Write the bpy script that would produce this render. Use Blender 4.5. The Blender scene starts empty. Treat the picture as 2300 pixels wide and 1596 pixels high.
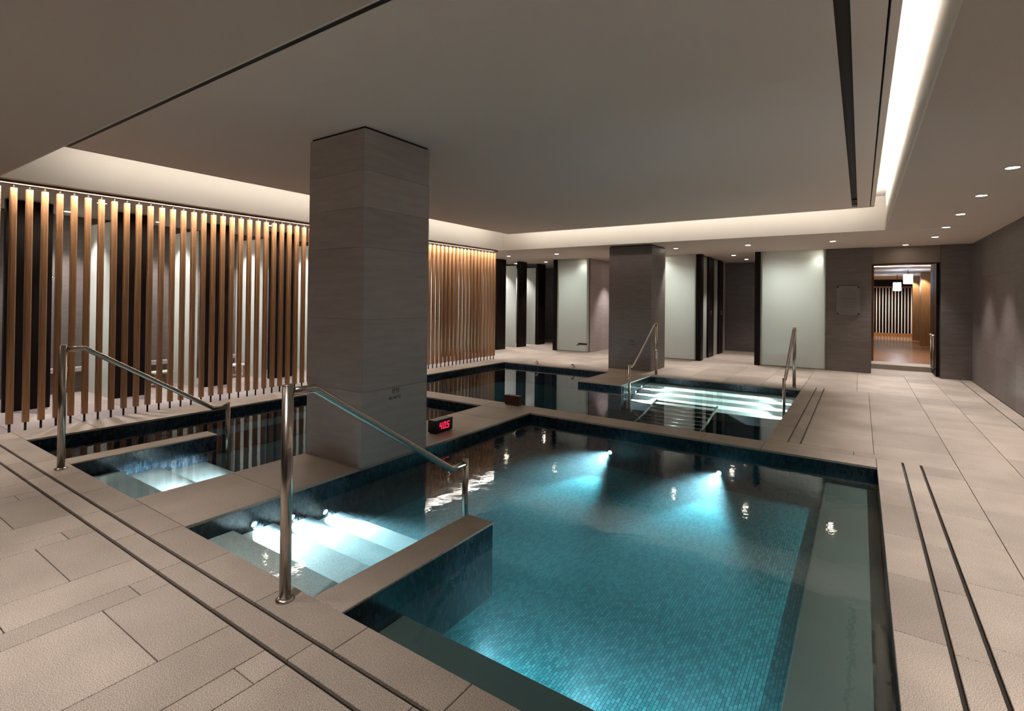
import bpy, bmesh, math, random
from mathutils import Vector, Matrix
random.seed(7)
S = bpy.context.scene
COL = S.collection

# ------------------------------------------------------------------ camera
cam_d = bpy.data.cameras.new('camera'); cam = bpy.data.objects.new('camera', cam_d); COL.objects.link(cam)
cam_d.sensor_fit = 'HORIZONTAL'; cam_d.sensor_width = 36.0
cam_d.lens = 1156.0745 / 2300 * 36.0
cam_d.shift_x = 0.0; cam_d.shift_y = (663.789 - 798.0) / 2300
cam_d.clip_start = 0.05; cam_d.clip_end = 100
RT = Vector((0.82764753, 0.56113308, 0.01136767)); UP = Vector((-0.00523672, -0.0125326, 0.99990775)); FW = Vector((-0.56122378, 0.82763071, 0.00743408))
m = Matrix.Identity(4)
for i in range(3):
    m[i][0] = RT[i]; m[i][1] = UP[i]; m[i][2] = -FW[i]
m[2][3] = 1.4
cam.matrix_world = m
S.camera = cam

# ------------------------------------------------------------------ world / exposure
W = bpy.data.worlds.new('world'); S.world = W; W.use_nodes = True
W.node_tree.nodes['Background'].inputs[0].default_value = (0.02, 0.02, 0.022, 1)
W.node_tree.nodes['Background'].inputs[1].default_value = 0.2
S.view_settings.view_transform = 'Standard'; S.view_settings.look = 'None'
S.view_settings.exposure = 0.07; S.view_settings.gamma = 1.0; S.view_settings.use_curve_mapping = False
S.cycles.max_bounces = 10; S.cycles.diffuse_bounces = 5; S.cycles.glossy_bounces = 4
S.cycles.transparent_max_bounces = 12; S.cycles.sample_clamp_indirect = 4.0
S.cycles.use_adaptive_sampling = True; S.cycles.adaptive_threshold = 0.03; S.cycles.caustics_reflective = False; S.cycles.blur_glossy = 0.5

# light levels, all in one place
P_DOWN = 190.0          # ceiling downlights, watts
P_BOOTH = 160.0         # downlights inside the shower booths
E_COVE = 27.0          # cove LED strips
E_SLAT = 110.0           # LED line over the slat screen
P_POOL = 330.0          # underwater lamps of the near pool
P_STEP = 70.0          # underwater step lamps
WARM = (1.0, 0.88, 0.76); NEUT = (1.0, 0.91, 0.87); COOL = (0.72, 0.88, 1.0)

# ------------------------------------------------------------------ materials
def newmat(name):
    mt = bpy.data.materials.new(name); mt.use_nodes = True
    return mt, mt.node_tree, mt.node_tree.nodes['Principled BSDF']
def N(nt, kind, **kw):
    n = nt.nodes.new(kind)
    for k, v in kw.items():
        if k in n.inputs: n.inputs[k].default_value = v
        else: setattr(n, k, v)
    return n
def simple(name, col, rough=0.5, metal=0.0, spec=0.5):
    mt, nt, b = newmat(name)
    b.inputs['Base Color'].default_value = (*col, 1); b.inputs['Roughness'].default_value = rough
    b.inputs['Metallic'].default_value = metal; b.inputs['Specular IOR Level'].default_value = spec
    return mt
def ramp2(nt, fac, a, b, p0=0.3, p1=0.7):
    r = N(nt, 'ShaderNodeValToRGB'); e = r.color_ramp.elements
    e[0].position = p0; e[0].color = (*a, 1); e[1].position = p1; e[1].color = (*b, 1)
    nt.links.new(fac, r.inputs[0]); return r.outputs[0]
def mixc(nt, kind, fac, a, b):
    n = N(nt, 'ShaderNodeMix', data_type='RGBA', blend_type=kind)
    n.inputs[0].default_value = fac
    nt.links.new(a, n.inputs[6]); nt.links.new(b, n.inputs[7]); return n.outputs[2]
def randtint(nt, lo, hi):
    oi = N(nt, 'ShaderNodeObjectInfo'); mr = N(nt, 'ShaderNodeMapRange')
    mr.inputs[3].default_value = lo; mr.inputs[4].default_value = hi
    nt.links.new(oi.outputs['Random'], mr.inputs[0])
    cc = N(nt, 'ShaderNodeCombineColor')
    for i in range(3): nt.links.new(mr.outputs[0], cc.inputs[i])
    return cc.outputs[0]
def granite(name, dark, light, rough=0.55, fine=260, tint=(0.84, 1.1)):
    mt, nt, b = newmat(name)
    tc = N(nt, 'ShaderNodeTexCoord')
    n1 = N(nt, 'ShaderNodeTexNoise', Scale=fine, Detail=2.0, Roughness=0.7)
    n2 = N(nt, 'ShaderNodeTexNoise', Scale=2.3, Detail=4.0)
    for n in (n1, n2): nt.links.new(tc.outputs['Object'], n.inputs['Vector'])
    c1 = ramp2(nt, n1.outputs['Fac'], dark, light, 0.40, 0.58)
    c2 = ramp2(nt, n2.outputs['Fac'], (0.86, 0.85, 0.84), (1.06, 1.05, 1.03), 0.35, 0.65)
    c = mixc(nt, 'MULTIPLY', 1.0, c1, c2)
    c = mixc(nt, 'MULTIPLY', 1.0, c, randtint(nt, *tint))
    nt.links.new(c, b.inputs['Base Color']); b.inputs['Roughness'].default_value = rough
    return mt
def streaked(name, dark, light, scale, rough=0.5, tint=(0.9, 1.1)):
    mt, nt, b = newmat(name)
    tc = N(nt, 'ShaderNodeTexCoord'); mp = N(nt, 'ShaderNodeMapping'); mp.inputs['Scale'].default_value = scale
    n1 = N(nt, 'ShaderNodeTexNoise', Scale=1.0, Detail=4.0, Roughness=0.6)
    nt.links.new(tc.outputs['Object'], mp.inputs[0]); nt.links.new(mp.outputs[0], n1.inputs['Vector'])
    c = ramp2(nt, n1.outputs['Fac'], dark, light, 0.3, 0.7)
    c = mixc(nt, 'MULTIPLY', 1.0, c, randtint(nt, *tint))
    nt.links.new(c, b.inputs['Base Color']); b.inputs['Roughness'].default_value = rough
    return mt
def mosaic(name, axes, cols, tw=0.017, th=0.036, rough=0.18, grout=(0.01, 0.014, 0.018), spec=0.5):
    mt, nt, b = newmat(name)
    tc = N(nt, 'ShaderNodeTexCoord'); sp = N(nt, 'ShaderNodeSeparateXYZ'); cb = N(nt, 'ShaderNodeCombineXYZ')
    nt.links.new(tc.outputs['Object'], sp.inputs[0])
    nt.links.new(sp.outputs[axes[1]], cb.inputs[0]); nt.links.new(sp.outputs[axes[0]], cb.inputs[1])
    br = N(nt, 'ShaderNodeTexBrick', offset=0.5, squash=1.0)
    br.inputs['Scale'].default_value = 1.0; br.inputs['Brick Width'].default_value = th; br.inputs['Row Height'].default_value = tw
    br.inputs['Mortar Size'].default_value = 0.0012; br.inputs['Bias'].default_value = 0.0; br.inputs['Mortar Smooth'].default_value = 0.1
    br.inputs['Color1'].default_value = (*cols[0], 1); br.inputs['Color2'].default_value = (*cols[1], 1); br.inputs['Mortar'].default_value = (*grout, 1)
    nt.links.new(cb.outputs[0], br.inputs['Vector'])
    nt.links.new(br.outputs['Color'], b.inputs['Base Color'])
    b.inputs['Roughness'].default_value = rough; b.inputs['Specular IOR Level'].default_value = spec
    bp = N(nt, 'ShaderNodeBump', Strength=0.4, Distance=0.001); bp.invert = True
    nt.links.new(br.outputs['Fac'], bp.inputs['Height']); nt.links.new(bp.outputs[0], b.inputs['Normal'])
    return mt
def emit(name, col, strength):
    mt = bpy.data.materials.new(name); mt.use_nodes = True; nt = mt.node_tree
    nt.nodes.remove(nt.nodes['Principled BSDF'])
    e = N(nt, 'ShaderNodeEmission'); e.inputs[0].default_value = (*col, 1); e.inputs[1].default_value = strength
    nt.links.new(e.outputs[0], nt.nodes['Material Output'].inputs[0]); return mt
def water(name, tint, ripple, scale, scat=None, rough=0.02):
    mt = bpy.data.materials.new(name); mt.use_nodes = True; nt = mt.node_tree
    nt.nodes.remove(nt.nodes['Principled BSDF'])
    tr = N(nt, 'ShaderNodeBsdfTransparent'); tr.inputs[0].default_value = (*tint, 1)
    gl = N(nt, 'ShaderNodeBsdfGlossy'); gl.inputs['Roughness'].default_value = rough; gl.inputs['Color'].default_value = (1, 1, 1, 1)
    fr = N(nt, 'ShaderNodeFresnel', IOR=1.33); mx = N(nt, 'ShaderNodeMixShader')
    tc = N(nt, 'ShaderNodeTexCoord'); n1 = N(nt, 'ShaderNodeTexNoise', Scale=scale, Detail=3.0, Roughness=0.5)
    nt.links.new(tc.outputs['Object'], n1.inputs['Vector'])
    bp = N(nt, 'ShaderNodeBump', Strength=ripple, Distance=0.01)
    nt.links.new(n1.outputs['Fac'], bp.inputs['Height'])
    nt.links.new(bp.outputs[0], gl.inputs['Normal']); nt.links.new(bp.outputs[0], fr.inputs['Normal'])
    nt.links.new(fr.outputs[0], mx.inputs[0]); nt.links.new(tr.outputs[0], mx.inputs[1]); nt.links.new(gl.outputs[0], mx.inputs[2])
    out = nt.nodes['Material Output']; nt.links.new(mx.outputs[0], out.inputs['Surface'])
    if scat:
        vs = N(nt, 'ShaderNodeVolumeScatter'); vs.inputs['Color'].default_value = (*scat[0], 1)
        vs.inputs['Density'].default_value = scat[1]; vs.inputs['Anisotropy'].default_value = 0.3
        va = N(nt, 'ShaderNodeVolumeAbsorption'); va.inputs['Color'].default_value = (*scat[2], 1); va.inputs['Density'].default_value = scat[3]
        ad = N(nt, 'ShaderNodeAddShader'); nt.links.new(vs.outputs[0], ad.inputs[0]); nt.links.new(va.outputs[0], ad.inputs[1])
        nt.links.new(ad.outputs[0], out.inputs['Volume'])
    return mt

M_DECK = granite('granite deck', (0.20, 0.165, 0.135), (0.50, 0.435, 0.37))
M_GROUT = simple('joint grout', (0.24, 0.205, 0.172), 0.9)
M_STONE = streaked('dark basalt', (0.40, 0.345, 0.33), (0.48, 0.42, 0.405), (3, 3, 22), 0.5)
M_STONEV = streaked('dark basalt wall', (0.125, 0.106, 0.102), (0.165, 0.142, 0.136), (4, 4, 24), 0.5)
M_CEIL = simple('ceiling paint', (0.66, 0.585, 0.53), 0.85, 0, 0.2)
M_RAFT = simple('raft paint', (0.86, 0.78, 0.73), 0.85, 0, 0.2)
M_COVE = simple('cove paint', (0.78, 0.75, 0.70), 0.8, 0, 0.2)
M_BLACK = simple('black reveal', (0.006, 0.005, 0.005), 0.7)
M_FIN = streaked('black stained wood', (0.004, 0.0023, 0.0018), (0.009, 0.005, 0.0036), (40, 40, 2), 0.45)
M_FIN.node_tree.nodes['Principled BSDF'].inputs['Specular IOR Level'].default_value = 0.18
M_WOOD = streaked('oak slat', (0.28, 0.143, 0.066), (0.41, 0.223, 0.110), (60, 60, 3), 0.34, (0.85, 1.12))
M_WOODF = streaked('oak floor', (0.16, 0.075, 0.035), (0.30, 0.15, 0.07), (2, 30, 10), 0.25)
M_JAMB = streaked('oak jamb', (0.20, 0.09, 0.03), (0.32, 0.16, 0.06), (40, 40, 3), 0.4)
def frosted(name, col):
    mt = bpy.data.materials.new(name); mt.use_nodes = True; nt = mt.node_tree; nt.nodes.remove(nt.nodes['Principled BSDF'])
    d = N(nt, 'ShaderNodeBsdfDiffuse'); t = N(nt, 'ShaderNodeBsdfTranslucent'); g = N(nt, 'ShaderNodeBsdfGlossy'); g.inputs['Roughness'].default_value = 0.22
    for n in (d, t): n.inputs[0].default_value = (*col, 1)
    m1 = N(nt, 'ShaderNodeMixShader'); m1.inputs[0].default_value = 0.5; m2 = N(nt, 'ShaderNodeMixShader'); fr = N(nt, 'ShaderNodeFresnel', IOR=1.45)
    nt.links.new(d.outputs[0], m1.inputs[1]); nt.links.new(t.outputs[0], m1.inputs[2]); nt.links.new(m1.outputs[0], m2.inputs[1]); nt.links.new(g.outputs[0], m2.inputs[2]); nt.links.new(fr.outputs[0], m2.inputs[0])
    nt.links.new(m2.outputs[0], nt.nodes['Material Output'].inputs[0]); return mt
M_CLEAR = bpy.data.materials.new('clear glass edge'); M_CLEAR.use_nodes = True
_nt = M_CLEAR.node_tree; _nt.nodes.remove(_nt.nodes['Principled BSDF']); _t = N(_nt, 'ShaderNodeBsdfTransparent'); _t.inputs[0].default_value = (0.95, 0.99, 0.96, 1); _nt.links.new(_t.outputs[0], _nt.nodes['Material Output'].inputs[0])
M_GLASS = frosted('frosted glass', (0.79, 0.83, 0.79))
M_STEEL = simple('brushed steel', (0.52, 0.47, 0.42), 0.24, 1.0)
M_DKSTEEL = simple('dark steel', (0.05, 0.045, 0.04), 0.35, 0.8)
M_TREAD = granite('pool step stone', (0.42, 0.44, 0.43), (0.78, 0.80, 0.78), 0.5, 300)
M_BENCH = granite('pool bench stone', (0.06, 0.068, 0.056), (0.125, 0.135, 0.115), 0.6, 300)
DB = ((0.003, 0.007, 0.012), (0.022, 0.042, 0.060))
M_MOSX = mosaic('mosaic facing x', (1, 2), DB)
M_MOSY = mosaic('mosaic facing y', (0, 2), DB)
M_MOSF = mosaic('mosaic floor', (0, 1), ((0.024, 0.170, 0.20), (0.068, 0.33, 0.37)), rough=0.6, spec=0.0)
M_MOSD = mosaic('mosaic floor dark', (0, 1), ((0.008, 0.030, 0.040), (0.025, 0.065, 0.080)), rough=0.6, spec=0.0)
M_COPPER = simple('copper rail', (0.10, 0.062, 0.042), 0.5, 0.2)
M_CHROME = simple('chrome', (0.7, 0.7, 0.7), 0.1, 1.0)
M_LED = simple('display case', (0.008, 0.007, 0.007), 0.3)
M_DIGIT = emit('red digits', (1.0, 0.02, 0.07), 1.6)
M_MAROON = simple('display back', (0.045, 0.008, 0.008), 0.35)
M_TEXT = simple('sign print', (0.008, 0.007, 0.007), 0.6)
M_ACRYL = simple('smoked acrylic', (0.20, 0.195, 0.185), 0.15)
M_ACTXT = simple('plaque print', (0.11, 0.105, 0.10), 0.5)
M_LENS = emit('downlight lens', (1.0, 0.88, 0.72), 60.0)
M_TRIM = simple('white trim', (0.75, 0.72, 0.68), 0.5)
M_STRIP = emit('cove led', WARM, E_COVE)
M_SSTRIP = emit('slat led', WARM, E_SLAT)
M_ULENS = emit('underwater lens', (0.85, 0.95, 1.0), 16.0)
M_WATER = water('pool water', (0.85, 0.96, 0.97), 0.11, 9.0, ((0.55, 0.88, 1.0), 0.20, (0.40, 0.92, 0.95), 0.55), 0.045)
M_WATERS = water('still water', (0.72, 0.88, 0.92), 0.05, 5.0)

# ------------------------------------------------------------------ helpers
def tag(o, label=None, cat=None, group=None, kind=None):
    if label: o['label'] = label
    if cat: o['category'] = cat
    if group: o['group'] = group
    if kind: o['kind'] = kind
    return o
def empty(name, loc=(0, 0, 0)):
    o = bpy.data.objects.new(name, None); o.location = loc; o.empty_display_size = 0.1; COL.objects.link(o); return o
def link(name, me, mat, parent=None, loc=None):
    o = bpy.data.objects.new(name, me); COL.objects.link(o)
    if mat and not me.materials: me.materials.append(mat)
    if loc is not None: o.location = loc
    if parent: o.parent = parent; o.matrix_parent_inverse = Matrix.Translation(-Vector(parent.location))
    return o
def bm_box(bm, x0, x1, y0, y1, z0, z1):
    v = [bm.verts.new(p) for p in ((x0, y0, z0), (x1, y0, z0), (x1, y1, z0), (x0, y1, z0), (x0, y0, z1), (x1, y0, z1), (x1, y1, z1), (x0, y1, z1))]
    for f in ((3, 2, 1, 0), (4, 5, 6, 7), (0, 1, 5, 4), (1, 2, 6, 5), (2, 3, 7, 6), (3, 0, 4, 7)): bm.faces.new([v[i] for i in f])
def to_me(bm, name, smooth=False):
    me = bpy.data.meshes.new(name); bm.normal_update(); bm.to_mesh(me); bm.free()
    if smooth:
        for p in me.polygons: p.use_smooth = True
    return me
def box(name, b, mat, parent=None, bev=0.0):
    x0, x1, y0, y1, z0, z1 = b
    bm = bmesh.new(); bm_box(bm, x0, x1, y0, y1, z0, z1)
    if bev: bmesh.ops.bevel(bm, geom=list(bm.edges), offset=bev, segments=2, affect='EDGES', profile=0.5)
    return link(name, to_me(bm, name), mat, parent)
def boxes(name, bs, mat, parent=None):
    bm = bmesh.new()
    for b in bs: bm_box(bm, *b)
    return link(name, to_me(bm, name), mat, parent)
def slab(x0, x1, y0, y1, parent, z=0.0, t=0.02, c=0.002, g=0.0018, mat=None, name='paving_slab'):
    x0 += g; x1 -= g; y0 += g; y1 -= g
    bm = bmesh.new(); L = []
    for (i, zz) in ((0, z - t), (0, z - c), (c, z)):
        L.append([bm.verts.new(p) for p in ((x0 + i, y0 + i, zz), (x1 - i, y0 + i, zz), (x1 - i, y1 - i, zz), (x0 + i, y1 - i, zz))])
    bm.faces.new(L[0][::-1]); bm.faces.new(L[2])
    for k in range(2):
        for i in range(4):
            j = (i + 1) % 4; bm.faces.new((L[k][i], L[k][j], L[k + 1][j], L[k + 1][i]))
    return link(name, to_me(bm, name), mat or M_DECK, parent)
def grid(x0, x1, y0, y1, dx, dy, parent, stag=0.0):
    nx = max(1, round((x1 - x0) / dx)); n = 0
    for i in range(nx):
        a = x0 + (x1 - x0) * i / nx; b = x0 + (x1 - x0) * (i + 1) / nx
        cuts = [y0]; y = y0 + dy * (1 - (stag * i) % 1.0 if (stag * i) % 1.0 else 1)
        while y < y1 - 0.12: cuts.append(y); y += dy
        cuts.append(y1)
        for p, q in zip(cuts, cuts[1:]): slab(a, b, p, q, parent); n += 1
    return n
def tube_me(name, pts, r, seg=14, cap=True):
    """round tube swept along a polyline (mitred)"""
    bm = bmesh.new(); pts = [Vector(p) for p in pts]; rings = []
    for i, p in enumerate(pts):
        if i == 0: d = (pts[1] - p).normalized(); s = 1
        elif i == len(pts) - 1: d = (p - pts[i - 1]).normalized(); s = 1
        else:
            a = (p - pts[i - 1]).normalized(); b = (pts[i + 1] - p).normalized(); d = (a + b).normalized(); s = 1 / max(0.3, a.dot(d))
        ref = Vector((1, 0, 0)) if abs(d.x) < 0.9 else Vector((0, 0, 1))
        u = ref - d * ref.dot(d); u.normalize(); w = d.cross(u)
        rings.append([bm.verts.new(p + u * math.cos(t) * r + w * math.sin(t) * r * s) for t in [2 * math.pi * k / seg for k in range(seg)]])
    for A, B in zip(rings, rings[1:]):
        for k in range(seg): bm.faces.new((A[k], A[(k + 1) % seg], B[(k + 1) % seg], B[k]))
    if cap: bm.faces.new(rings[0][::-1]); bm.faces.new(rings[-1])
    bmesh.ops.recalc_face_normals(bm, faces=list(bm.faces))
    return to_me(bm, name, True)
def tube(name, pts, r, mat, parent=None, seg=14): return link(name, tube_me(name, pts, r, seg), mat, parent)
def lathe_me(name, prof, seg=24):
    bm = bmesh.new(); rings = []
    for r, z in prof: rings.append([bm.verts.new((r * math.cos(2 * math.pi * k / seg), r * math.sin(2 * math.pi * k / seg), z)) for k in range(seg)])
    for A, B in zip(rings, rings[1:]):
        for k in range(seg): bm.faces.new((A[k], A[(k + 1) % seg], B[(k + 1) % seg], B[k]))
    bmesh.ops.remove_doubles(bm, verts=list(bm.verts), dist=1e-5)
    bmesh.ops.recalc_face_normals(bm, faces=list(bm.faces))
    return to_me(bm, name, True)
def spot(name, loc, direction, power, angle, blend, col, radius, parent=None):
    d = bpy.data.lights.new(name, 'SPOT'); d.energy = power; d.spot_size = math.radians(angle); d.spot_blend = blend
    d.color = col; d.shadow_soft_size = radius
    o = bpy.data.objects.new(name, d); COL.objects.link(o); o.location = loc
    o.rotation_euler = Vector(direction).to_track_quat('-Z', 'Y').to_euler()
    if parent: o.parent = parent; o.matrix_parent_inverse = Matrix.Translation(-Vector(parent.location))
    return o
def text_me(body, size, extrude=0.0006, shear=0.0):
    c = bpy.data.curves.new('t', 'FONT'); c.body = body; c.size = size; c.align_x = 'CENTER'; c.align_y = 'CENTER'; c.extrude = extrude; c.shear = shear
    o = bpy.data.objects.new('t', c); COL.objects.link(o)
    dg = bpy.context.evaluated_depsgraph_get(); me = bpy.data.meshes.new_from_object(o.evaluated_get(dg))
    bpy.data.objects.remove(o); bpy.data.curves.remove(c); return me

def pane(name, b, parent=None):
    o = box(name, b, M_GLASS, parent, 0.0015); me = o.data; me.materials.append(M_CLEAR)
    for p in me.polygons:
        if p.normal.y > -0.9: p.material_index = 1
    return o

# ================================================================== STRUCTURE
ZW = -0.085                     # water level
ZS, ZR, ZT = 2.53, 2.82, 3.06   # soffit, raft, cove top
XL, XR = -6.62, 0.12            # pool extents
# ---- floor: bed + slabs -------------------------------------------------
floor = tag(empty('floor'), 'granite paved deck around the three pools', None, None, 'structure')
BED = -0.02
beds = [(-9.45, 1.75, -3.2, 1.43), (-9.45, -6.68, 1.43, 16.2), (0.18, 1.75, 1.43, 5.48), (-0.73, 1.75, 5.48, 13.7), (-6.68, -0.73, 9.56, 16.2)]
boxes('floor_bed', [(a, b, c, d, -0.30, BED) for a, b, c, d in beds], M_GROUT, floor)
# near deck, alternating wide / medium / narrow bays
x = 0.29; bays = []
widths = [0.14, 0.27, 0.56]
edges = []
xx = -1.81
while xx < 0.20: xx += 0.97
k = 0; seq = [0.14, 0.27, 0.56]
xx = 0.13
edges = [0.30, 0.13]
while xx > -8.3:
    xx -= seq[k % 3]; edges.append(xx); k += 1
for i in range(len(edges) - 1):
    b, a = edges[i], edges[i + 1]; w = b - a
    if w > 0.4: cuts = [-0.25, 0.318, 0.888, 1.16]
    elif w > 0.2: cuts = [-0.25, 0.60, 1.16]
    else: cuts = [-0.25, 0.465, 1.035, 1.16]
    for p, q in zip(cuts, cuts[1:]): slab(a, b, p, q, floor)
slab(-8.4, 1.7, -3.2, -0.25, floor)
slab(0.45, 1.7, -0.25, 1.3, floor)
# strip between the slots, and front coping
xs = [0.30]; xx = -0.14
while xx > -8.3: xs.append(xx); xx -= 0.563
xs.append(-8.35)
for b, a in zip(xs, xs[1:]):
    slab(a, b, 1.175, 1.293, floor); slab(a + 0.1, b + 0.1, 1.309, 1.49, floor) if a + 0.1 > -8.3 and b + 0.1 < 0.31 else None
slab(-0.04, 0.30, 1.309, 1.49, floor)
# right side of the near pool
ys = [1.30, 1.72, 2.29, 2.86, 3.45, 4.03, 4.51, 5.10, 5.42]
for a, b in zip(ys, ys[1:]): slab(0.445, 0.697, a, b, floor)
ys2 = [1.49, 2.2, 2.77, 3.34, 3.91, 4.48, 5.05, 5.72]
for a, b in zip(ys2, ys2[1:]): slab(XR, 0.302, a, b, floor)
ys3 = [1.30, 2.15, 2.72, 3.29, 3.86, 4.43, 5.0, 5.72]
for a, b in zip(ys3, ys3[1:]): slab(0.317, 0.430, a, b, floor)
slab(0.445, 0.697, 5.42, 5.72, floor)
grid(0.697, 1.10, 1.3, 12.62, 0.41, 0.57, floor); grid(1.10, 1.515, 1.3, 12.62, 0.41, 0.57, floor, 0.5)
ys4 = [1.3 + 1.2 * i for i in range(9)] + [12.62]
for a, b in zip(ys4, ys4[1:]): slab(1.525, 1.695, a, b, floor)
# right of the far pool
for a, b in ((-0.79, -0.05), (-0.05, 0.697)): slab(a, b, 5.72, 5.86, floor)
slab(-0.79, XR, 5.42, 5.72, floor)
for a, b in zip([5.86, 6.6, 7.4, 8.2, 9.0], [6.6, 7.4, 8.2, 9.0, 9.88]):
    slab(-0.79, -0.607, a, b, floor); slab(-0.595, -0.496, a, b, floor)
grid(-0.484, 0.697, 5.86, 9.88, 0.59, 0.80, floor, 0.5)
grid(-0.79, 0.697, 9.88, 12.62, 0.62, 0.69, floor, 0.5)
# far deck and the strip on the left carrying the slat screen
grid(-6.95, -0.79, 9.5, 12.62, 0.62, 1.04, floor, 0.5)
grid(-8.4, -6.62, 1.49, 9.5, 0.89, 1.14, floor, 0.5)
grid(-8.4, -6.95, 9.5, 16.0, 0.72, 1.3, floor, 0.5)
for a, b, c, d in ((-6.95, -4.9, 12.62, 16.0), (-3.3, -1.85, 12.62, 16.0), (0.15, 1.25, 12.62, 13.62), (-9.42, -8.4, 1.0, 16.0), (-9.42, -8.4, -3.2, 1.0)):
    slab(a, b, c, d, floor)
# drain slots: dark steel troughs between the slabs
SLOT = [(-8.35, 0.30, 1.160, 1.175), (-8.35, 0.30, 1.293, 1.309), (0.302, 0.317, 1.30, 5.72), (0.430, 0.445, 1.30, 5.72),
        (-0.607, -0.595, 5.86, 9.88), (-0.496, -0.484, 5.86, 9.88), (1.515, 1.525, 1.3, 12.62)]
for a, b, c, d in SLOT:
    box('drain_channel', (a, b, c, d, -0.0195, -0.014), M_DKSTEEL, floor)

# ---- pool basins ---------------------------------------------------------
def basin(label, b, zf, walls, fm=None):
    x0, x1, y0, y1 = b
    r = tag(empty('pool_basin', ((x0 + x1) / 2, (y0 + y1) / 2, zf)), label, 'pool', 'tiled pool basins')
    box('pool_floor', (x0, x1, y0, y1, zf - 0.1, zf), fm or M_MOSF, r)
    t = 0.06
    if 'l' in walls: box('pool_wall', (x0 - t, x0, y0 - t, y1 + t, zf - 0.1, BED), M_MOSX, r)
    if 'r' in walls: box('pool_wall', (x1, x1 + t, y0 - t, y1 + t, zf - 0.1, BED), M_MOSX, r)
    if 'n' in walls: box('pool_wall', (x0, x1, y0 - t, y0, zf - 0.1, BED), M_MOSY, r)
    if 'f' in walls: box('pool_wall', (x0, x1, y1, y1 + t, zf - 0.1, BED), M_MOSY, r)
    return r
ZN = -0.46
near = basin('large square tiled pool nearest the camera, glowing teal', (-3.39, XR, 1.49, 5.42), ZN, 'rnf')
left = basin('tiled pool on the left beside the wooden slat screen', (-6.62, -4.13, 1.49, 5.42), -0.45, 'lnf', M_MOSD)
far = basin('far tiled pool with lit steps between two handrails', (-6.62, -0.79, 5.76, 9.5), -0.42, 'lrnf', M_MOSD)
# dividing wall that carries the big column
div = box('pool_wall', (-4.13, -3.39, 1.43, 5.48, -0.55, BED), M_MOSX, near)
ydv = [1.49, 2.15, 2.80, 3.585, 4.23, 4.88, 5.42]
for a, b in zip(ydv, ydv[1:]):
    slab(-4.13, -3.39, a, b, near, name='coping_slab')
# cross coping between near/left pools and the far pool
box('pool_wall', (-6.68, -0.73, 5.47, 5.71, -0.55, BED), M_MOSY, far)
xc = [-6.62, -5.8, -4.98, -4.13, -3.39, -2.7, -2.0, -1.35, -0.79]
for a, b in zip(xc, xc[1:]): slab(a, b, 5.42, 5.76, far, name='coping_slab')
# stub walls with stone caps beside the steps
def stub(x0, x1, y1, zf, parent):
    box('stub_wall', (x0, x1, 1.49, y1, zf, -0.012), M_MOSX, parent)
    slab(x0 - 0.004, x1 + 0.004, 1.49, y1 + 0.004, parent, 0.0, 0.012, 0.003, 0.0, name='stub_cap')
stub(-2.11, -1.91, 2.63, ZN, near); stub(-5.60, -5.41, 2.66, -0.45, left)
# steps and benches
def step(b, z, zf, parent, mat=M_TREAD): return box('step', (*b, zf, z), mat, parent, 0.006)
for i, (a, b, z) in enumerate([(1.49, 1.78, -0.125), (1.78, 2.06, -0.175), (2.06, 2.34, -0.225), (2.34, 2.62, -0.28)]):
    step((-3.385, -2.113, a, b), z, ZN, near)
for (a, b, z) in [(1.49, 1.83, -0.14), (1.83, 2.16, -0.20), (2.16, 2.56, -0.25)]:
    step((-5.407, -4.133, a, b), z, -0.45, left)
for (a, b, z) in [(9.20, 9.50, -0.13), (8.90, 9.20, -0.18), (8.60, 8.90, -0.23), (8.3, 8.60, -0.29)]:
    step((-3.28, -0.793, a, b), z, -0.42, far)
box('bench', (-0.255, 0.118, 1.49, 5.418, ZN, -0.20), M_BENCH, near, 0.008)
box('bench', (-1.908, -0.256, 1.492, 1.87, ZN, -0.20), M_BENCH, near, 0.008)
box('bench', (-6.618, -6.25, 1.492, 5.418, -0.45, -0.24), M_MOSD, left, 0.008)
# pedestal at the foot of the far column
box('pedestal', (-4.08, -3.28, 8.10, 9.50, -0.42, BED), M_MOSY, far)
for a, b in ((8.10, 8.8), (8.8, 9.5)): slab(-4.084, -3.276, a, b, far, 0, 0.02, 0.003, 0.002, name='coping_slab')
# water bodies
def water_body(label, b, zf, mat):
    o = box('pool_water', (b[0], b[1], b[2], b[3], zf, ZW), mat)
    return tag(o, label, 'water', None, 'stuff')
water_body('clear teal water filling the large pool nearest the camera', (-3.392, XR + 0.002, 1.488, 5.422), ZN - 0.02, M_WATER)
water_body('dark mirror-still water of the pool beside the slat screen', (-6.622, -4.128, 1.488, 5.422), -0.47, M_WATERS)
water_body('dark green reflecting water of the far pool', (-6.622, -0.788, 5.758, 9.502), -0.44, M_WATERS)

# ---- ceiling --------------------------------------------------------------
ceil = tag(empty('ceiling', (0, 0, ZS)), 'lowered grey ceiling with a recessed raft and lit cove', None, None, 'structure')
OX0, OX1, OY0, OY1 = -6.89, 0.296, 1.323, 9.73
SOF = [(-9.5, 1.8, -3.3, OY0 - 0.012), (-9.5, OX0 - 0.012, OY0, OY1), (OX1 + 0.012, 1.8, OY0, OY1), (-9.5, 1.8, OY1 + 0.012, 12.75), (-9.5, 0.15, 12.75, 16.3)]
boxes('soffit', [(a, b, c, d, ZS, ZS + 0.12) for a, b, c, d in SOF], M_CEIL, ceil)
c_ = 0.012
boxes('cove_wall', [(OX0 - c_, OX0, OY0 - c_, OY1 + c_, ZS, ZT), (OX1, OX1 + c_, OY0 - c_, OY1 + c_, ZS, ZT), (OX0, OX1, OY1, OY1 + c_, ZS, ZT), (OX0, OX1, OY0 - c_, OY0, ZS, ZT)], M_COVE, ceil)
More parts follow.
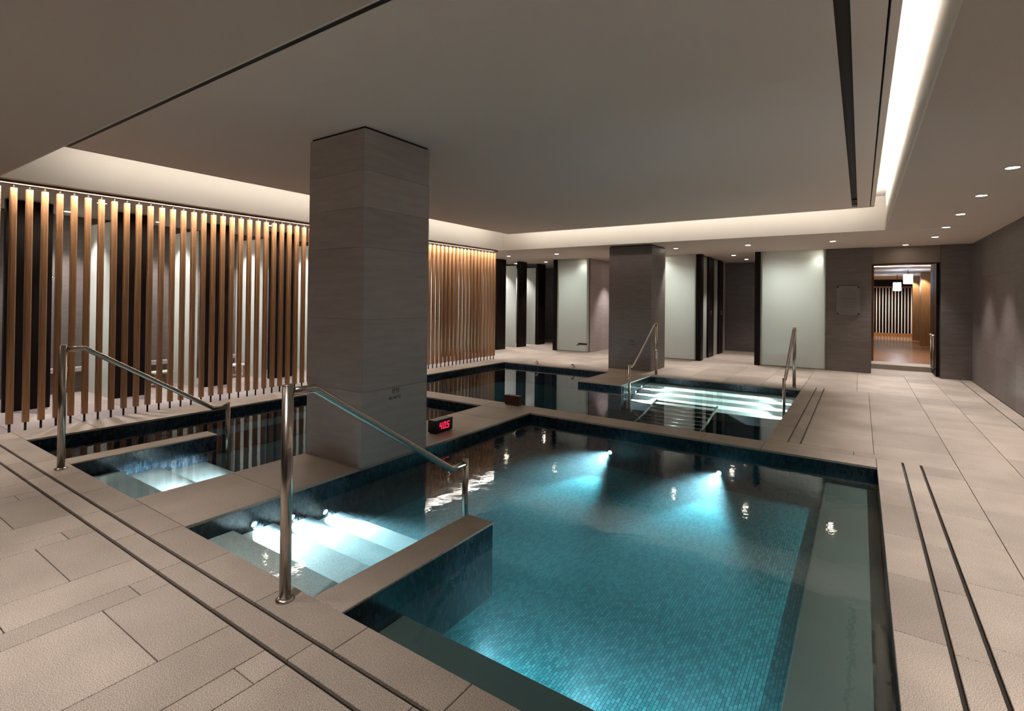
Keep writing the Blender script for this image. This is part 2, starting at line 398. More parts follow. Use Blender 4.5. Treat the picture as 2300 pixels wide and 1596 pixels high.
box('cove_top', (OX0 - 0.05, OX1 + 0.05, OY0 - 0.05, OY1 + 0.05, ZT, ZT + 0.05), M_COVE, ceil)
RX0, RX1, RY0, RY1 = -6.36, 0.155, 1.64, 9.23
SX0, SX1, SY0, SY1 = -0.118, -0.05, 2.0, 9.10
L = 0.055; G = 0.012
raft = boxes('ceiling_raft', [(RX0 + L, SX0, RY0 + L, RY1 - L, ZR, ZR + 0.05), (SX1, RX1 - L, RY0 + L, RY1 - L, ZR, ZR + 0.05), (SX0, SX1, SY1, RY1 - L, ZR, ZR + 0.05), (SX0, SX1, RY0 + L, SY0, ZR, ZR + 0.05)], M_RAFT, ceil)
g = L - G
boxes('raft_edge', [(RX0, RX0 + g, RY0, RY1, ZR, ZR + 0.066), (RX1 - g, RX1, RY0, RY1, ZR, ZR + 0.066), (RX0 + g, RX1 - g, RY1 - g, RY1, ZR, ZR + 0.066)], M_RAFT, ceil)
box('raft_backing', (RX0 + 0.037, RX1 - 0.037, RY0 + 0.03, RY1 - 0.037, ZR + 0.0665, ZR + 0.076)
    , M_BLACK, ceil)
box('raft_front_shade_strip', (RX0, RX1, 1.56, RY0 + L, ZR + 0.004, ZR + 0.06), M_BLACK, ceil)  # black strip standing in for the shade in the raft's near gap
box('air_slot', (SX0 - 0.01, SX1 + 0.01, SY0, SY1, ZR + 0.03, ZR + 0.045), M_BLACK, ceil)
for yv in (8.55,): box('slot_vane', (SX0, SX1, yv, yv + 0.03, ZR + 0.008, ZR + 0.03), M_DKSTEEL, ceil)
# cove led strips lying on the raft's edge, hidden from below
for nm, b in (('left', (RX0 + 0.020, RX0 + 0.035, 1.75, RY1 - 0.05)), ('far', (RX0 + 0.05, RX1 - 0.05, RY1 - 0.035, RY1 - 0.020)), ('right', (RX1 - 0.035, RX1 - 0.020, 1.75, RY1 - 0.05))):
    o = box('cove_light_strip', (*b, ZR + 0.068, ZR + 0.105), M_STRIP)
    tag(o, 'warm light strip tucked in the ceiling cove along the %s edge' % {'left': 'slat screen', 'far': 'far, doorway', 'right': 'right-hand walkway'}[nm], 'light strip', 'cove light strips')

# ---- walls ---------------------------------------------------------------
def panelled(name, b, axis, face, cuts_a, cuts_z, label, mat=M_STONEV):
    """a stone wall with real cladding panels on one face; axis = running axis of the face (0 x, 1 y)"""
    w = tag(box(name, b, M_BLACK), label, None, None, 'structure')
    for a0, a1 in zip(cuts_a, cuts_a[1:]):
        for z0, z1 in zip(cuts_z, cuts_z[1:]):
            gp = 0.0008
            lo, hi = (face, face + 0.012) if True else (0, 0)
            if axis == 1: bb = (face - 0.006, face + 0.006, a0 + gp, a1 - gp, z0 + gp, z1 - gp)
            else: bb = (a0 + gp, a1 - gp, face - 0.006, face + 0.006, z0 + gp, z1 - gp)
            box('stone_panel', bb, mat, w)
    return w
ZC = [0.0, 0.62, 1.24, 1.86, 2.529]
panelled('wall_right', (1.712, 1.80, -3.3, 13.0, 0, ZS), 1, 1.706, [-3.3] + [1.0 + 1.2 * i for i in range(10)] + [12.62], ZC, 'dark grey stone wall along the right-hand walkway')
tag(box('wall_back', (-9.5, 1.8, -3.3, -3.2, 0, ZS), M_STONEV), 'dark stone wall behind the camera', None, None, 'structure')
tag(box('wall_left', (-9.5, -9.42, -3.3, 16.2, 0, ZS), M_STONEV), 'dark stone wall at the back of the shower booths', None, None, 'structure')
tag(box('wall_far', (-9.5, 0.1, 15.95, 16.1, 0, ZS), M_STONEV), 'dark tiled wall closing the far recesses', None, None, 'structure')
# piers of the far wall
panelled('wall_pier', (-0.607, 0.175, 12.618, 13.7, 0, ZS), 0, 12.612, [-0.607, 0.175], ZC, 'dark stone pier beside the lit passage, carrying the clear notice')
panelled('wall_pier', (1.25, 1.712, 12.618, 13.7, 0, ZS), 0, 12.612, [1.25, 1.706], ZC, 'dark stone pier between the passage doors and the right wall')
panelled('wall_pier', (-6.14, -6.05, 12.66, 15.95, 0, ZS), 1, -6.044, [12.66, 13.4, 14.2, 15.0, 15.9], ZC, 'stone side wall lit by a downlight behind the far column', M_STONE)
for a, b, lb in ((-7.03, -6.97, 'stone cheek behind the slim black post near the screen end'), (-4.9, -4.84, 'stone cheek hidden behind the far column'), (-3.31, -3.25, 'stone cheek on the left of the dark recess'), (-1.86, -1.80, 'stone cheek on the right of the dark recess'), (-0.67, -0.61, 'stone cheek behind the notice pier')):
    tag(box('wall_cheek', (a, b, 12.66, 15.95, 0, ZS), M_STONE), lb, None, None, 'structure')
# ---- columns --------------------------------------------------------------
def column(label, x0, x1, y0, y1, z1, cz, mat):
    r = tag(empty('column', ((x0 + x1) / 2, (y0 + y1) / 2, 0)), label, 'column', 'square stone columns')
    t = 0.014
    box('core', (x0 + t, x1 - t, y0 + t, y1 - t, 0, z1), M_BLACK, r)
    gp = 0.0012
    for a, b in zip(cz, cz[1:]):
        for bb in ((x0, x1, y0, y0 + t), (x0, x1, y1 - t, y1), (x1 - t, x1, y0 + t, y1 - t), (x0, x0 + t, y0 + t, y1 - t)):
            box('stone_panel', (bb[0], bb[1], bb[2], bb[3], a + gp, b - gp), mat, r)
    return r
col1 = column('big square dark stone column rising between the two front pools', -4.125, -3.387, 2.81, 3.58, ZR, [0.001, 0.62, 1.22, 1.82, 2.15, 2.46, 2.80], M_STONE)
col2 = column('dark stone column at the far side behind the left handrail', -4.34, -3.44, 10.0, 10.86, ZS, [0.001, 0.62, 1.24, 1.86, 2.51], M_STONEV)
def wall_text(body, size, M4, parent):
    o = link('lettering', text_me(body, size), M_TEXT, None); o.matrix_world = M4
    o.parent = parent; o.matrix_parent_inverse = Matrix.Translation(-Vector(parent.location)); return o
RX = Matrix(((0, 0, 1, 0), (1, 0, 0, 0), (0, 1, 0, 0), (0, 0, 0, 1)))    # text facing +x, reading along +y
RY = Matrix(((1, 0, 0, 0), (0, 0, -1, 0), (0, 1, 0, 0), (0, 0, 0, 1)))   # text facing -y, reading along +x
wall_text('온탕', 0.052, Matrix.Translation((-3.3862, 3.185, 0.585)) @ RX, col1)
wall_text('40~41℃', 0.038, Matrix.Translation((-3.3862, 3.178, 0.528)) @ RX, col1)
wall_text('온탕', 0.06, Matrix.Translation((-3.83, 9.9988, 0.58)) @ RY, col2)
wall_text('38~40℃', 0.045, Matrix.Translation((-3.82, 9.9988, 0.515)) @ RY, col2)

# ================================================================== OBJECTS
# ---- slat screen ---------------------------------------------------------
SLX = -7.12
scr = tag(empty('slat_screen', (SLX, 5.5, 0)), 'tall screen of upright oak slats between the pools and the showers', 'screen')
def slat_me():
    bm = bmesh.new(); w, d, r = 0.027, 0.030, 0.012; prof = []
    for cx, cy, a0 in ((w - r, d - r, 0), (-w + r, d - r, 90), (-w + r, -d + r, 180), (w - r, -d + r, 270)):
        for a in (0, 45, 90):
            t = math.radians(a0 + a); prof.append((cx + r * math.cos(t), cy + r * math.sin(t)))
    A = [bm.verts.new((y_, x_, 0.085)) for x_, y_ in prof]; B = [bm.verts.new((y_, x_, 2.475)) for x_, y_ in prof]
    n = len(prof)
    for i in range(n): bm.faces.new((A[i], A[(i + 1) % n], B[(i + 1) % n], B[i]))
    bm.faces.new(A[::-1]); bm.faces.new(B); bmesh.ops.recalc_face_normals(bm, faces=list(bm.faces))
    me = to_me(bm, 'slat'); me.materials.append(M_WOOD); return me
sme = slat_me()
pme = lathe_me('pin', [(0, 0), (0.011, 0), (0.011, 0.085), (0, 0.085)], 8); pme.materials.append(M_DKSTEEL)
tme = lathe_me('pin', [(0, 2.475), (0.011, 2.475), (0.011, 2.512), (0, 2.512)], 8); tme.materials.append(M_DKSTEEL)
for k in range(-4, 69):
    loc = (SLX, 1.47 + 0.1218 * k, 0)
    s = link('slat', sme, None, scr, loc)
    for mm in (pme, tme):
        p = bpy.data.objects.new('pin', mm); COL.objects.link(p); p.parent = s
box('top_rail', (SLX - 0.03, SLX + 0.03, 0.9, 9.83, 2.512, ZS), M_COPPER, scr)
ls = tag(empty('slat_light', (-7.02, 5.5, ZS)), 'slim copper light trough under the ceiling grazing the slat tops', 'light strip')
box('baffle', (-6.990, -6.984, 1.33, 9.72, ZS - 0.024, ZS - 0.0005), M_COPPER, ls)
box('led_line', (-7.035, -7.0, 1.35, 9.7, ZS - 0.012, ZS - 0.001), M_SSTRIP, ls)

# ---- shower booths behind the screen --------------------------------------
ORD = ['first', 'second', 'third', 'fourth', 'fifth', 'sixth', 'seventh', 'eighth', 'ninth', 'tenth', 'eleventh', 'twelfth', 'thirteenth']
for k in range(-2, 11):
    y0 = 2.76 + 1.1 * k; w = ORD[k + 2]
    f = box('fin_panel', (-8.41, -8.34, y0, y0 + 0.43, 0.0, ZS - 0.01), M_FIN, None, 0.003)
    tag(f, 'tall black stained panel between the shower booths, %s from the left end' % w, 'panel', 'black panels between the shower booths')
    gl = pane('glass_partition', (-9.41, -8.42, y0 - 0.03, y0 - 0.015, 0.0, 2.40))
    tag(gl, 'frosted glass partition between two shower booths, %s from the left end' % w, 'partition', 'frosted partitions of the shower booths')
    if -1 <= k <= 2:
        led = box('booth_ledge', (-9.415, -9.27, y0 - 0.66, y0 - 0.05, 0.30, 0.36), M_STONE, None, 0.004)
        tag(led, 'low stone ledge on the back wall of the %s shower booth from the left' % ORD[k + 1], 'ledge', 'stone ledges in the shower booths')
# low wooden stools seen through the gaps
def stool(x, y, label):
    r = tag(empty('bath_stool', (x, y, 0)), label, 'stool', 'low wooden bath stools')
    box('seat', (x - 0.13, x + 0.13, y - 0.14, y + 0.14, 0.20, 0.225), M_TRIM, r, 0.004)
    for sx in (-1, 1):
        for sy in (-1, 1): box('leg', (x + sx * 0.10 - 0.014, x + sx * 0.10 + 0.014, y + sy * 0.11 - 0.014, y + sy * 0.11 + 0.014, 0.0, 0.20), M_WOOD, r)
    box('stretcher', (x - 0.012, x + 0.012, y - 0.11, y + 0.11, 0.08, 0.10), M_WOOD, r)
stool(-9.0, 3.57, 'low bath stool in the shower booth seen left of the front handrail')
stool(-9.0, 4.72, 'low bath stool in the booth just left of the big column')
# shower mixers
for y, lb in ((2.30, 'steel hand shower on the booth wall at the far left of the screen'), (3.42, 'steel hand shower on the booth wall above the left bath stool')):
    r = tag(empty('hand_shower', (-9.4, y, 1.2)), lb, 'shower')
    tube('riser', [(-9.38, y, 1.15), (-9.38, y, 1.75)], 0.009, M_CHROME, r)
    for z in (1.15, 1.75): tube('bracket', [(-9.42, y, z), (-9.37, y, z)], 0.010, M_CHROME, r)
    tube('handle', [(-9.38, y, 1.60), (-9.28, y + 0.02, 1.64)], 0.012, M_CHROME, r)
    h = link('shower_head', lathe_me('shower_head', [(0, 0), (0.045, 0), (0.045, 0.015), (0.012, 0.04), (0, 0.04)]), M_CHROME, r, (-9.26, y + 0.02, 1.615))

# ---- frosted glass panels and black posts of the far wall -------------------
def glass_panel(label, x0, x1, cuts, y=12.62):
    r = tag(empty('frosted_screen', ((x0 + x1) / 2, y, 0)), label, 'glass panel', 'tall frosted glass panels')
    cs = [x0] + cuts + [x1]
    for a, b in zip(cs, cs[1:]): pane('pane', (a + 0.002, b - 0.002, y, y + 0.02, 0.02, ZS - 0.004), r)
    box('bottom_channel', (x0, x1, y + 0.001, y + 0.03, 0.0, 0.018), M_STEEL, r)
    return r
glass_panel('frosted panel near the screen end, with a black fitting low down', -7.03, -6.05, [])
glass_panel('frosted panel partly hidden behind the far column', -4.9, -3.25, [-4.05])
glass_panel('wide frosted panel behind the right-hand handrail', -1.86, -0.61, [])
def post(label, b): return tag(box('black_post', b, M_FIN, None, 0.003), label, 'post', 'black posts at the panel ends')
post('slim black post beside the frosted panel near the screen end', (-7.14, -7.04, 12.58, 12.68, 0, ZS - 0.005))
post('black post at the left side of the dark recess', (-3.248, -3.13, 12.58, 12.80, 0, ZS - 0.005))
post('black post at the right side of the dark recess', (-1.97, -1.864, 12.58, 12.80, 0, ZS - 0.005))
# recess side doors
for a, b, mt, lb, nm in ((12.81, 13.40, M_GLASS, 'nearest narrow frosted leaf on the left side of the recess', 'frosted_leaf'),
                     (13.41, 13.96, M_FIN, 'nearer black door leaf in the dark recess', 'door_leaf'),
                     (13.97, 14.55, M_GLASS, 'inner narrow frosted leaf on the left side of the recess', 'frosted_leaf'),
                     (14.56, 15.02, M_FIN, 'deeper black door leaf in the dark recess', 'door_leaf')):
    bx_ = (-3.245, -3.195 if mt is M_GLASS else -3.15, a, b, 0.005, ZS - 0.03)
    if mt is M_GLASS:
        tag(box(nm, bx_, mt, None, 0.002), lb, 'glass panel', 'leaves along the recess side')
    else:
        r = tag(empty(nm, (-3.18, a, 0)), lb, 'door', 'leaves along the recess side')
        lf = box('leaf', bx_, mt, r, 0.002)
        tube('pull_handle', [(-3.15, a + 0.08, 1.02), (-3.11, a + 0.08, 1.02), (-3.11, a + 0.08, 1.16), (-3.15, a + 0.08, 1.16)], 0.008, M_STEEL, lf, 8)
tag(box('frame_strip', (-3.245, -3.17, 15.03, 15.07, 0, ZS - 0.02), M_STEEL), 'thin grey metal frame strip deep in the recess', 'frame')
panelled('wall_recess', (-3.3, -1.86, 15.84, 15.94, 0, ZS), 0, 15.834, [-3.24, -2.55, -1.87], ZC, 'dark tiled back wall of the recess')
# small dark fitting on the frosted panel
r = tag(empty('wall_fitting', (-6.2, 12.62, 0.21)), 'small dark lever fitting low on the frosted panel', 'fitting')
box('plate', (-6.36, -6.10, 12.60, 12.62, 0.195, 0.245), M_DKSTEEL, r, 0.004)
tube('lever', [(-6.30, 12.60, 0.21), (-6.30, 12.55, 0.20), (-6.38, 12.55, 0.19)], 0.010, M_DKSTEEL, r, 8)
# notice plaque
r = tag(empty('notice_plaque', (-0.22, 12.60, 1.46)), 'square clear notice plate with rounded-off corner studs on the stone pier', 'plaque')
plq = box('plate', (-0.428, -0.012, 12.582, 12.590, 1.159, 1.757), M_ACRYL, r, 0.003)
stud = lathe_me('stud', [(0, 0), (0.018, 0), (0.018, 0.03), (0, 0.03)], 12); stud.materials.append(M_DKSTEEL)
for sx in (-0.40, -0.04):
    for sz in (1.187, 1.729):
        s = link('stud', stud, None, r, (sx, 12.606, sz)); s.rotation_euler = (math.radians(90), 0, 0)
zz = 1.69
for ln, w in ((0.12, 0.016), (0.24, 0.010), (0.26, 0.010), (0.22, 0.010), (0.28, 0.020), (0.24, 0.010), (0.27, 0.010), (0.20, 0.010), (0.26, 0.010)):
    box('print_line', (-0.22 - ln / 2, -0.22 + ln / 2, 12.5805, 12.582, zz - w, zz), M_ACTXT, plq); zz -= 0.045

# ---- handrails -------------------------------------------------------------
def flange(name, x, y, z, parent):
    me = lathe_me(name, [(0.025, 0.0), (0.042, 0.0), (0.042, 0.006), (0.027, 0.014), (0.025, 0.014)], 20)
    return link(name, me, M_STEEL, parent, (x, y, z))
def handrail(label, x, ya, yb, zb, sgn):
    """ya deck post, yb post standing in the water; sgn +1 if the steps run away from the camera"""
    r = tag(empty('handrail', (x, ya, 0)), label, 'handrail', 'brushed steel handrails')
    po = tube('post', [(x, ya, 0), (x, ya, 0.990)], 0.0255, M_STEEL, r, 18)
    tube('post', [(x, yb, zb), (x, yb, 0.325)], 0.0215, M_STEEL, r, 16)
    tube('rail', [(x, ya + sgn * 0.02, 0.957), (x, ya + sgn * 0.14, 0.957), (x, yb - sgn * 0.145, 0.292), (x, yb - sgn * 0.01, 0.292)], 0.0205, M_STEEL, r, 16)
    link('post_cap', lathe_me('post_cap', [(0.0257, 0), (0.0257, 0.004), (0.018, 0.008), (0, 0.009)], 18), M_STEEL, po, (x, ya, 0.988))
    flange('base_flange', x, ya, 0.0, po)
handrail('front steel handrail over the bright lit steps, nearest the camera', -2.20, 1.40, 2.71, -0.275, 1)
handrail('left steel handrail in front of the wooden slat screen', -5.31, 1.405, 2.72, -0.45, 1)
handrail('far steel handrail standing in front of the far column', -3.22, 9.66, 8.30, -0.42, -1)
handrail('far steel handrail standing in front of the wide frosted panel', -0.90, 9.60, 8.24, -0.42, -1)

# ---- temperature displays -------------------------------------------------
SEG = {'4': 'fbgc', '0': 'abcdef', '5': 'afgcd', '2': 'abged'}
def digits(txt, w, h, t, gap):
    bs = []; x = 0; sh = 0.18
    bm = bmesh.new()
    def seg(x0, x1, z0, z1): bm_box(bm, x0, x1, -0.0012, 0, z0, z1)
    for ch in txt:
        if ch == '.': seg(x - gap * 0.55, x - gap * 0.55 + t, 0, t); continue
        for s in SEG[ch]:
            seg(*{'a': (x, x + w, h - t, h), 'g': (x, x + w, h / 2 - t / 2, h / 2 + t / 2), 'd': (x, x + w, 0, t), 'f': (x, x + t, h / 2, h), 'b': (x + w - t, x + w, h / 2, h), 'e': (x, x + t, 0, h / 2), 'c': (x + w - t, x + w, 0, h / 2)}[s])
        x += w + gap
    for v in bm.verts: v.co.x += v.co.z * sh - (x - gap) / 2; v.co.z -= h / 2
    return to_me(bm, 'digits')
r = tag(empty('temperature_display', (-3.66, 4.09, 0)), 'black box with glowing red digits on the pool divider beside the column', 'display')
box('case', (-3.72, -3.614, 3.955, 4.225, 0.012, 0.140), M_LED, r, 0.004)
scn = box('screen', (-3.614, -3.6125, 3.975, 4.205, 0.028, 0.124), M_LED, r)
box('foot', (-3.71, -3.63, 3.97, 4.21, 0.0, 0.012), M_DKSTEEL, r)
dg = link('digits', digits('40.5', 0.040, 0.070, 0.011, 0.016), M_DIGIT, None)
dg.matrix_world = Matrix.Translation((-3.6122, 4.085, 0.076)) @ Matrix.Rotation(math.radians(90), 4, 'Z')
dg.parent = scn
r = tag(empty('temperature_display', (-3.81, 5.66, 0)), 'dark maroon display box seen from behind at the far pool edge', 'display')
box('case', (-3.93, -3.70, 5.645, 5.735, 0.010, 0.130), M_MAROON, r, 0.004)
box('foot', (-3.91, -3.72, 5.655, 5.725, 0.0, 0.010), M_DKSTEEL, r)
# conduit box behind the lit display
tag(box('junction_box', (-3.80, -3.735, 3.60, 3.95, 0.0, 0.035), M_TRIM, None, 0.004), 'low pale cable trunking running from the column to the lit display', 'trunking')

# ---- small fittings at the far pool edge ------------------------------------
for x, lb in ((-5.83, 'small chrome spout on the far pool edge nearer the slat screen'), (-4.95, 'small chrome spout on the far pool edge nearer the far column')):
    r = tag(empty('pool_spout', (x, 9.62, 0)), lb, 'spout', 'chrome pool spouts')
    link('base', lathe_me('base', [(0, 0), (0.035, 0), (0.035, 0.012), (0.015, 0.018), (0, 0.018)], 16), M_CHROME, r, (x, 9.62, 0))
    tube('neck', [(x, 9.62, 0.015), (x, 9.62, 0.05), (x, 9.60, 0.065), (x, 9.55, 0.065), (x, 9.53, 0.05)], 0.013, M_CHROME, r, 10)
# underwater tube lounger in the far pool
r = tag(empty('underwater_lounger', (-2.25, 7.7, -0.42)), 'steel tube lounger lying under water in the far pool', 'lounger')
for sx in (-2.73, -1.80): tube('side_tube', [(sx, 7.0, -0.40), (sx, 7.6, -0.33), (sx, 8.25, -0.20)], 0.018, M_STEEL, r, 10)
M_LOUNG = simple('wet dark steel', (0.10, 0.12, 0.12), 0.4, 1.0)
for i in range(9):
    t = i / 8; yy = 7.05 + 1.15 * t; z = -0.395 + (0.07 * min(1, t * 2)) + (0.12 * max(0, t - 0.5) * 2)
    tube('cross_tube', [(-2.73, yy, z), (-1.80, yy, z)], 0.014, M_STEEL, r, 8)

# ---- passage with doors, corridor beyond --------------------------------------
tag(box('trim_lintel', (0.175, 1.25, 12.66, 12.80, 2.21, ZS), simple('lintel paint', (0.22, 0.175, 0.15), 0.7)), 'grey lintel over the passage', None, None, 'structure')
tag(box('ceiling_passage', (0.1, 2.2, 12.75, 27.0, 2.40, 2.48), M_CEIL), 'lower ceiling of the corridor beyond the doors', None, None, 'structure')
tag(box('floor_corridor', (0.1, 2.2, 13.66, 27.0, -0.1, 0.09), M_WOODF), 'brown wooden floor of the corridor beyond the doors', None, None, 'structure')
tag(box('trim_threshold', (0.15, 1.28, 13.62, 14.3, -0.05, 0.10), M_DECK), 'pale stone threshold step of the passage', None, None, 'structure')
tag(box('wall_corridor_left', (0.05, 0.17, 13.7, 27.0, 0, 2.45), M_JAMB), 'wood lined left wall of the corridor', None, None, 'structure')
tag(box('wall_corridor_right', (1.95, 2.1, 13.7, 27.0, 0, 2.45), M_JAMB), 'wood lined right wall of the corridor', None, None, 'structure')
tag(box('wall_corridor_end', (0.1, 2.2, 26.6, 26.8, 0, 2.45), M_FIN), 'dark end wall of the corridor', None, None, 'structure')
tag(box('door_jamb', (0.18, 0.245, 14.45, 14.58, 0.10, 2.28), M_JAMB, None, 0.003), 'honey wood jamb at the left of the passage', 'jamb')
tag(box('door_jamb', (1.285, 1.40, 14.45, 14.58, 0.10, 2.28), M_JAMB, None, 0.003), 'honey wood jamb at the right of the passage', 'jamb')
tag(box('trim_head', (0.17, 1.95, 14.45, 14.58, 2.28, 2.40), M_JAMB), 'wood head over the passage jambs', None, None, 'structure')
tag(box('wall_passage_right', (1.255, 1.40, 13.70, 14.44, 0.0, 2.40), M_FIN), 'dark side of the passage behind the open doors', None, None, 'structure')
for a, b, hy, lb in ((12.85, 13.22, 12.92, 'nearer open black door leaf with a bar handle at the right of the passage'), (13.26, 13.62, 13.32, 'inner open black door leaf with a bar handle at the right of the passage')):
    r = tag(empty('door_leaf', (1.22, (a + b) / 2, 0)), lb, 'door', 'open black passage doors')
    lf = box('leaf', (1.205, 1.245, a, b, 0.006, 2.20), M_FIN, r, 0.002)
    tube('bar_handle', [(1.205, hy, 0.15), (1.165, hy, 0.15), (1.165, hy, 0.76), (1.205, hy, 0.76)], 0.011, M_STEEL, lf, 10)
    link('handle_knob', lathe_me('handle_knob', [(0, -0.02), (0.02, -0.015), (0.02, 0.015), (0, 0.02)], 12), M_TRIM, lf, (1.165, hy, 0.79))
# timber piers on the corridor's right
for y, lb in ((17.3, 'nearest timber pilaster on the right side of the corridor'), (20.5, 'middle timber pilaster on the right side of the corridor'), (23.6, 'farthest timber pilaster on the right side of the corridor')):
    tag(box('timber_pilaster', (1.55, 1.945, y, y + 0.35, 0.09, 2.39), M_JAMB, None, 0.004), lb, 'pilaster', 'timber pilasters in the corridor')
    spot('pilaster_lamp', (1.50, y - 0.25, 2.36), (0.15, 0.35, -1), 90, 70, 0.6, WARM, 0.03)
# slatted screen at the corridor's end
r = tag(empty('corridor_screen', (1.1, 26.2, 0.09)), 'screen of thin pale slats at the far end of the corridor', 'screen')
box('sill', (0.35, 1.72, 26.15, 26.25, 0.09, 0.20), M_JAMB, r); box('head', (0.35, 1.72, 26.15, 26.25, 2.05, 2.12), M_JAMB, r)
for i in range(13): box('slat', (0.42 + 0.104 * i, 0.447 + 0.104 * i, 26.17, 26.22, 0.20, 2.05), M_TRIM, r)
# lanterns
def lantern(label, x, y, z, sz, pw):
    r = tag(empty('pendant_lantern', (x, y, z)), label, 'lantern', 'glowing lanterns in the corridor')
    s = sz / 2
    box('shade', (x - s, x + s, y - s, y + s, z - s * 1.3, z + s * 1.3), emit('lantern glow', (0.72, 0.85, 1.0), 30.0), r, 0.01)
    box('top_plate', (x - s * 1.1, x + s * 1.1, y - s * 1.1, y + s * 1.1, z + s * 1.3, z + s * 1.4), M_DKSTEEL, r)
    tube('cord', [(x, y, z + s * 1.4), (x, y, 2.40)], 0.008, M_DKSTEEL, r, 6)
lantern('nearer glowing white lantern hanging in the corridor', 1.14, 19.0, 2.13, 0.21, 0)
lantern('farther glowing white lantern hanging in the corridor', 1.02, 22.0, 1.99, 0.21, 0)
o = tag(box('corridor_light_strip', (0.25, 1.9, 16.9, 16.94, 2.385, 2.398), emit('corridor strip', WARM, 16.0)), 'warm light line across the corridor ceiling', 'light strip')
spot('corridor_lamp', (0.95, 15.6, 2.36), (0, 0.1, -1), 300, 130, 0.7, WARM, 0.04)
spot('corridor_lamp', (0.95, 24.5, 2.36), (0, 0.3, -1), 300, 130, 0.7, WARM, 0.04)

# ---- downlights ----------------------------------------------------------------
ring = lathe_me('trim_ring', [(0.042, 0.0), (0.060, 0.0), (0.060, -0.006), (0.046, -0.004), (0.042, 0.0)], 24); ring.materials.append(M_TRIM)
lens = lathe_me('lens', [(0, -0.001), (0.043, -0.001), (0.043, -0.003), (0, -0.004)], 24); lens.materials.append(M_LENS)
def downlight(x, y, label, group, power=P_DOWN, angle=74, z=ZS, col=NEUT, blend=0.7, tilt=(0, 0, -1)):
    r = tag(empty('downlight', (x, y, z)), label, 'downlight', group)
    link('trim_ring', ring, None, r, (x, y, z)); link('lens', lens, None, r, (x, y, z))
    spot('lamp', (x, y, z - 0.02), tilt, power, angle, blend, col, 0.035, r)
ordn = ['nearest', 'second', 'third', 'fourth', 'fifth']
for i, y in enumerate((5.79, 7.11, 8.46, 9.79, 11.12)):
    downlight(1.025, y, 'round recessed downlight over the right walkway, %s from the camera' % (ordn[i] + (' one' if i == 0 else '')), 'downlights over the right walkway')
for i, y in enumerate((4.46, 3.13, 1.80, 0.47)):
    downlight(1.025, y, 'round downlight over the right walkway beyond the frame edge, %s before the nearest visible one' % ordn[i + 1].replace('second', 'one').replace('third', 'two').replace('fourth', 'three').replace('fifth', 'four'), 'downlights over the right walkway')
names = {-0.43: 'left of the notice pier', -1.86: 'before the right black post', -3.28: 'right of the far column', -4.72: 'left of the far column', -6.18: 'before the frosted panel near the screen end', -7.61: 'beyond the end of the slat screen'}
for x, lb in names.items(): downlight(x, 11.05, 'round recessed downlight over the far deck, ' + lb, 'downlights over the far deck')
downlight(0.70, 13.05, 'round recessed downlight just inside the passage', 'downlights in the recesses', 14, z=ZS) if False else None
downlight(-2.55, 13.29, 'outer round downlight inside the dark recess', 'downlights in the recesses', P_DOWN * 1.1)
downlight(-2.50, 14.67, 'inner round downlight inside the dark recess', 'downlights in the recesses', P_DOWN * 0.5)
downlight(-7.77, 13.24, 'round downlight deep in the shower passage', 'downlights in the recesses', P_DOWN)
for x, y, lb, pf, an in ((-6.20, 12.80, 'right edge of the frosted panel near the screen end', 0.10, 125), (-6.6, 13.5, 'frosted panel near the screen end', 0.55, 165), (-4.0, 12.82, 'left edge of the frosted panel beside the far column', 0.10, 125), (-3.9, 13.5, 'frosted panel beside the far column', 0.7, 165), (-0.72, 12.80, 'right edge of the wide frosted panel', 0.10, 125), (-1.4, 13.4, 'wide frosted panel', 0.6, 165)):
    downlight(x, y, 'hidden downlight glowing through the ' + lb, 'downlights behind the frosted panels', P_DOWN * pf, an, blend=1.0, col=(0.98, 1.0, 0.94))
downlight(-5.5, 13.6, 'round downlight in the gap behind the far column', 'downlights in the recesses', P_DOWN)
downlight(0.70, 12.35, 'round recessed downlight in front of the passage', 'downlights over the far deck', P_DOWN * 0.7)
downlight(0.85, 13.3, 'small downlight under the passage ceiling', 'downlights in the recesses', P_DOWN * 0.5, z=2.40)
for x, w in ((-6.3, 'left'), (-3.5, 'middle'), (-1.9, 'right')):
    downlight(x, 0.40, 'round recessed downlight over the near deck just out of view, %s of three' % w, 'downlights over the near deck', P_DOWN * 1.05, 84, blend=1.0)
for k in range(-1, 11):
    y = 2.40 + 1.1 * k
    downlight(-8.95, y, 'small round downlight inside the %s shower booth from the left' % ORD[k + 1], 'downlights of the shower booths', P_BOOTH, 90)
for q, y in enumerate((2.4, 4.6, 6.8, 9.0)):
    downlight(-7.75, y, 'small round downlight over the passage behind the slats, %s from the left' % ORD[q], 'downlights of the shower passage', P_BOOTH * 0.8, 80, col=(0.84, 0.80, 1.0))

# ---- underwater lamps ------------------------------------------------------------
ul = lathe_me('underwater_lens', [(0, 0.0), (0.021, 0.0), (0.021, 0.006), (0, 0.010)], 16); ul.materials.append(M_ULENS)
ur = lathe_me('bezel', [(0.021, 0.0), (0.030, 0.0), (0.030, 0.005), (0.021, 0.006)], 16); ur.materials.append(M_CHROME)
def ulamp(loc, d, label, group, power, angle, col=(0.86, 0.93, 1.0), sc=1.0, blend=0.7):
    r = tag(empty('underwater_lamp', loc), label, 'pool lamp', group)
    q = Vector(d).to_track_quat('Z', 'Y').to_euler()
    for nm, mm in (('lens', ul), ('bezel', ur)):
        o = bpy.data.objects.new(nm, mm); COL.objects.link(o); o.parent = r; o.rotation_euler = q; o.scale = (sc,) * 3
    lp = Vector(loc) + Vector(d).normalized() * 0.02
    spot('lamp', lp, d, power, angle, blend, col, 0.02, r)
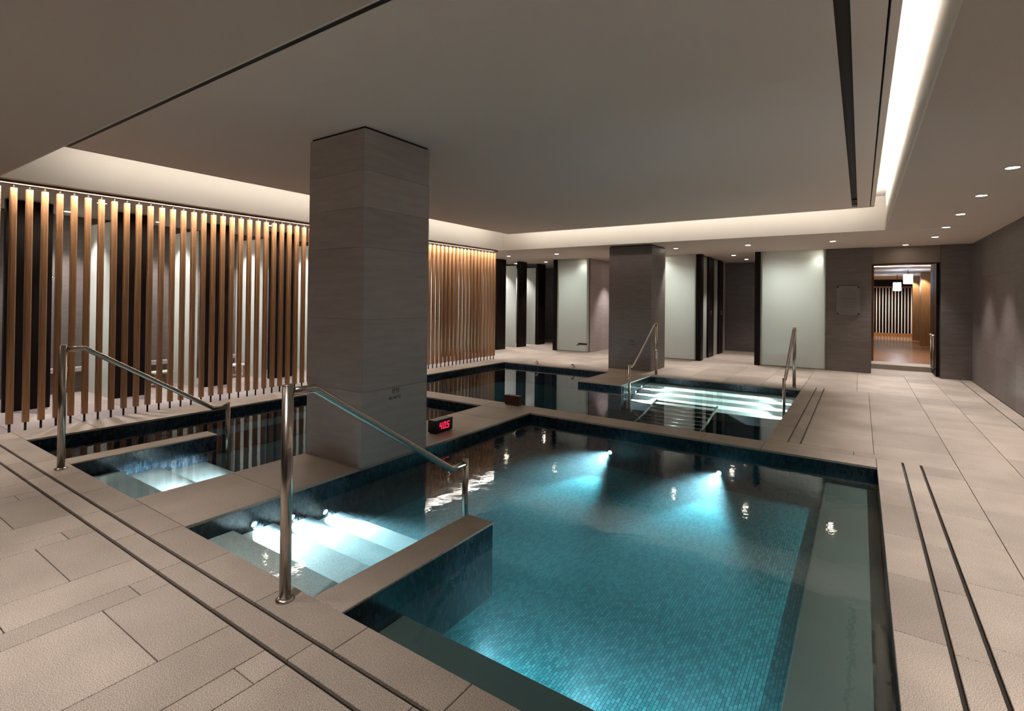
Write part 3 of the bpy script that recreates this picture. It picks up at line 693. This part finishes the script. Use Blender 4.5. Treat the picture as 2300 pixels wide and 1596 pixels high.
ulamp((-2.32, 5.42, -0.30), (0, -1, -0.07), 'bright underwater lamp in the far wall of the near pool, left of the pair', 'lamps in the near pool', P_POOL, 42)
ulamp((-1.16, 5.42, -0.30), (0, -1, -0.07), 'bright underwater lamp in the far wall of the near pool, right of the pair', 'lamps in the near pool', P_POOL, 42)
for x, w in ((-1.45, 'left'), (-0.95, 'middle'), (-0.5, 'right')): ulamp((x, 1.871, -0.27), (0, 1, 0.0), 'underwater lamp in the face of the front bench, %s of three' % w, 'lamps in the near bench', P_POOL * 0.055, 130)
for y, z, w in ((1.92, -0.135, 'first'), (2.20, -0.185, 'second'), (2.48, -0.24, 'third')):
    ulamp((-3.389, y, z), (1, 0, -0.30), 'bright lamp low in the divider lighting the %s sunken step' % w, 'step lamps of the near pool', P_STEP * 5.5, 56, sc=0.9)
for y, z, w in ((1.99, -0.16, 'upper'), (2.32, -0.20, 'lower')):
    ulamp((-4.131, y, z), (-1, 0, -0.26), 'lamp in the divider lighting the %s step of the left pool' % w, 'step lamps of the left pool', P_STEP * 13.0, 38, (0.80, 0.95, 1.0), 0.9)
for y, z, w in ((9.05, -0.15, 'top'), (8.75, -0.20, 'middle'), (8.45, -0.25, 'lowest')):
    ulamp((-3.278, y, z), (1, 0, -0.32), 'small lamp lighting the %s far step from the column side' % w, 'step lamps of the far pool', P_STEP * 8.0, 60, (0.80, 1.0, 0.92), 0.9)
    ulamp((-0.792, y, z), (-1, 0, -0.32), 'small lamp lighting the %s far step from the walkway side' % w, 'step lamps of the far pool', P_STEP * 8.0, 60, (0.80, 1.0, 0.92), 0.9)
for x, w in ((-5.2, 'left'), (-3.7, 'middle'), (-2.2, 'right')): ulamp((x, 5.762, -0.33), (0, 1, -0.05), 'underwater lamp in the near wall of the far pool, %s of three' % w, 'lamps in the far pool', P_POOL * 0.2, 50, (0.75, 0.92, 1.0))
for y, w in ((3.3, 'nearer'), (4.3, 'farther')): ulamp((-4.131, y, -0.25), (-1, 0, 0.0), '%s underwater lamp in the divider wall of the left pool' % w, 'lamps in the left pool', 8, 50, (0.6, 0.85, 1.0))
